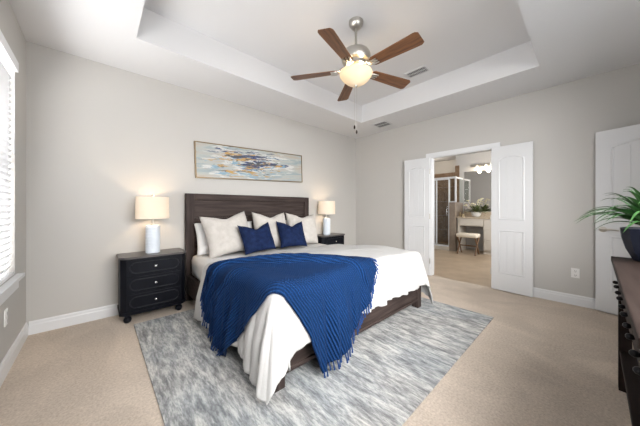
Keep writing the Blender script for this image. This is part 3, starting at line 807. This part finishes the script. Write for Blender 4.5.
leaf_list = [  # azimuth deg, reach, height, droop, halfwidth
 (137, .42, .25, .13, .017), (128, .41, .22, .13, .016), (147, .40, .20, .12, .016), (118, .38, .24, .20, .017), (133, .36, .17, .12, .015),
 (158, .36, .25, .18, .017), (110, .34, .27, .18, .018), (95, .30, .28, .16, .018), (75, .32, .27, .18, .018), (50, .28, .28, .16, .017),
 (140, .26, .31, .06, .017), (20, .26, .28, .14, .017), (-15, .28, .26, .14, .017), (-50, .20, .28, .12, .016), (-90, .15, .28, .10, .016),
 (195, .26, .27, .13, .017), (225, .18, .28, .10, .016), (125, .15, .36, .02, .017), (60, .14, .36, .03, .017), (-20, .13, .36, .02, .016),
 (165, .17, .36, .03, .016), (105, .22, .34, .05, .017), (122, .30, .14, .14, .014), (150, .30, .15, .15, .014), (142, .34, .28, .13, .016), (130, .30, .24, .10, .016), (120, .26, .20, .12, .016), (112, .20, .30, .06, .016), (155, .22, .28, .07, .016), (135, .20, .34, .04, .016), (90, .25, .24, .16, .016), (65, .24, .32, .08, .017), (35, .24, .32, .08, .017), (-35, .2, .30, .08, .016), (145, .45, .24, .16, .015), (132, .46, .21, .14, .014), (85, .20, .33, .05, .017), (0, .2, .33, .06, .016)]
for az, rch, hgt, drp, hw in leaf_list: leaf(math.radians(az), rch, hgt*.80, drp*.78, hw*1.08)

# ------------------------------------------------------------------ bathroom furniture
va = thing('vanity', 'cream bathroom vanity with stone counter and open knee space', 'vanity', (7.75, -1.125, 0))
# local x 0..0.55 to the wall, y runs negative
link('body', B(((.02, -.045, 0), (.548, 0, .90)), ((.02, -1.60, .08), (.548, -.60, .90)), ((.04, -1.60, 0), (.548, -.60, .08)), ((.02, -.60, .70), (.04, -.045, .90))), 'cabinet', va)
link('counter', B(((-.015, -1.62, .90), (.548, .015, .938)), bev=.004), 'stone', va)
link('backsplash', B(((.52, -1.62, .938), (.548, .0, 1.08))), 'stone', va)
for k in range(3):
    d = link('drawer', B(((.004, -1.02, .10+.262*k), (.02, -.62, .10+.262*k+.25)), bev=.003), 'cabinet', va)
    link('knob', lathe(bmesh.new(), [(.004, .004), (.005, -.01), (.011, -.016), (.008, -.022)], (0, -.85, .22+.262*k), 12, 'x'), 'nickel', d)
d = link('drawer', B(((.004, -.595, .72), (.02, -.05, .88)), bev=.003), 'cabinet', va)
link('knob', lathe(bmesh.new(), [(.004, .004), (.005, -.01), (.011, -.016), (.008, -.022)], (0, -.35, .80), 12, 'x'), 'nickel', d)
mi = B(((BX-.006, -2.75, 1.085), (BX-.0005, -1.13, 2.21)))
tag(link('mirror', mi, 'mirror'), 'large frameless wall mirror above the bathroom vanity', 'mirror')
lf = thing('vanity_light', 'nickel vanity light bar with three lit glass shades above the mirror', 'wall light', (BX, -1.66, 2.36))
link('back_plate', B(((-.025, -.36, -.035), (-.001, .36, .035)), bev=.004), 'nickel', lf)
for y in (-.22, -.02, .19):
    ar = link('arm', tube(bmesh.new(), [(-.02, y, 0), (-.09, y, .015), (-.10, y, -.01)], .008), 'nickel', lf)
    link('glass_shade', lathe(bmesh.new(), [(.018, -.01), (.028, -.03), (.040, -.065), (.045, -.09)], (-.10, y, 0), n=20, cap=False), 'vanglass', ar, 60)
    point('vanity_bulb', (-.15, y, -.15), 2.6, (1, .84, .62), .05, lf)
rl = thing('shower_fill_light', 'round recessed ceiling light added to brighten the shower', 'ceiling light', (8.3, -.30, H))  # added fixture, holds the shower fill lamp
link('trim_ring', lathe(bmesh.new(), [(.055, -.001), (.085, -.001), (.085, -.006), (.055, -.010)], n=28, cap=False), 'trim', rl)
link('lens', lathe(bmesh.new(), [(.054, -.003), (.054, -.006)], n=28), 'bulb', rl)
point('shower_fill_bulb', (0, 0, -.06), 10, (1, .86, .68), .05, rl)  # added lamp that lifts the unlit shower tile
be = thing('vanity_bench', 'small cream cushioned bench with crossed brown wooden legs under the vanity', 'bench', (7.50, -1.46, 0))
bm = bmesh.new(); box(bm, (-.17, -.235, .43), (.17, .235, .53), .03); link('cushion', bm, 'cushion', be, 60)
for y in (-.20, .20):
    for s in (-1, 1):
        bm = bmesh.new(); tube(bm, [(s*.15, y, .0), (s*.02, y, .22), (-s*.15, y, .43)], [.020, .017, .020], 8); link('leg', bm, 'benchwood', be, 50)
link('stretcher', tube(bmesh.new(), [(0, -.20, .215), (0, .20, .215)], .014), 'benchwood', be, 50)
fl = thing('flower_bowl', 'white bowl of cream flowers and green leaves on the bathroom counter', 'flower bowl', (7.90, -1.53, .938))
link('bowl', lathe(bmesh.new(), [(.05, 0), (.085, .02), (.115, .07), (.12, .13), (.112, .135), (.105, .11)], n=24), 'bowl', fl, 50)
r2 = random.Random(3)
for k in range(60):
    az = r2.uniform(0, 2*PI); el = r2.uniform(.15, 1.3); ln = r2.uniform(.24, .40)
    d = Vector((math.cos(az)*math.cos(el), math.sin(az)*math.cos(el), math.sin(el)))
    s0 = Vector((0, 0, .11)); side = d.cross(Vector((0, 0, 1))).normalized()
    def f(s, t, d=d, side=side, ln=ln):
        wd = .026*math.sin(PI*min(1, t*.95+.03)); k2 = (s-.5)*2
        return s0+d*ln*(.15+.85*t)+side*wd*k2+Vector((0, 0, -.10*t*t*ln/.3+abs(k2)*wd*.3))
    link('leaf', grid(2, 7, f), 'leafd', fl, 180)
for k in range(10):
    az = r2.uniform(0, 2*PI); el = r2.uniform(.5, 1.4); ln = r2.uniform(.24, .42)
    c = Vector((math.cos(az)*math.cos(el)*ln, math.sin(az)*math.cos(el)*ln, .12+math.sin(el)*ln)); bm = bmesh.new()
    tube(bm, [(0, 0, .12), tuple(c*.6+Vector((0, 0, .05))), tuple(c)], .004, 5)
    for q in range(6):
        a = 2*PI*q/6; r = bmesh.ops.create_uvsphere(bm, u_segments=8, v_segments=5, radius=.017)
        for v_ in r['verts']: v_.co = Vector((v_.co.x, v_.co.y, v_.co.z*.6))+c+Vector((math.cos(a)*.017, math.sin(a)*.017, .008*(q % 2)))
    link('flower', bm, 'petal', fl, 180)
for (x, y, h, r, lb) in ((7.85, -1.165, .13, .030, 'tall amber jar at the left end of the bathroom counter'), (7.80, -1.25, .09, .034, 'short amber jar next to the tall jar on the bathroom counter')):
    j = tag(link('jar', lathe(bmesh.new(), [(r*.9, 0), (r, .006), (r, h*.75), (r*.6, h*.82), (r*.65, h), (r*.2, h)], (0, 0, 0), n=18), 'jar', smooth=40, loc=(x, y, .938)), lb, 'jar', 'jars on the bathroom counter')
bpy.context.view_layer.update()
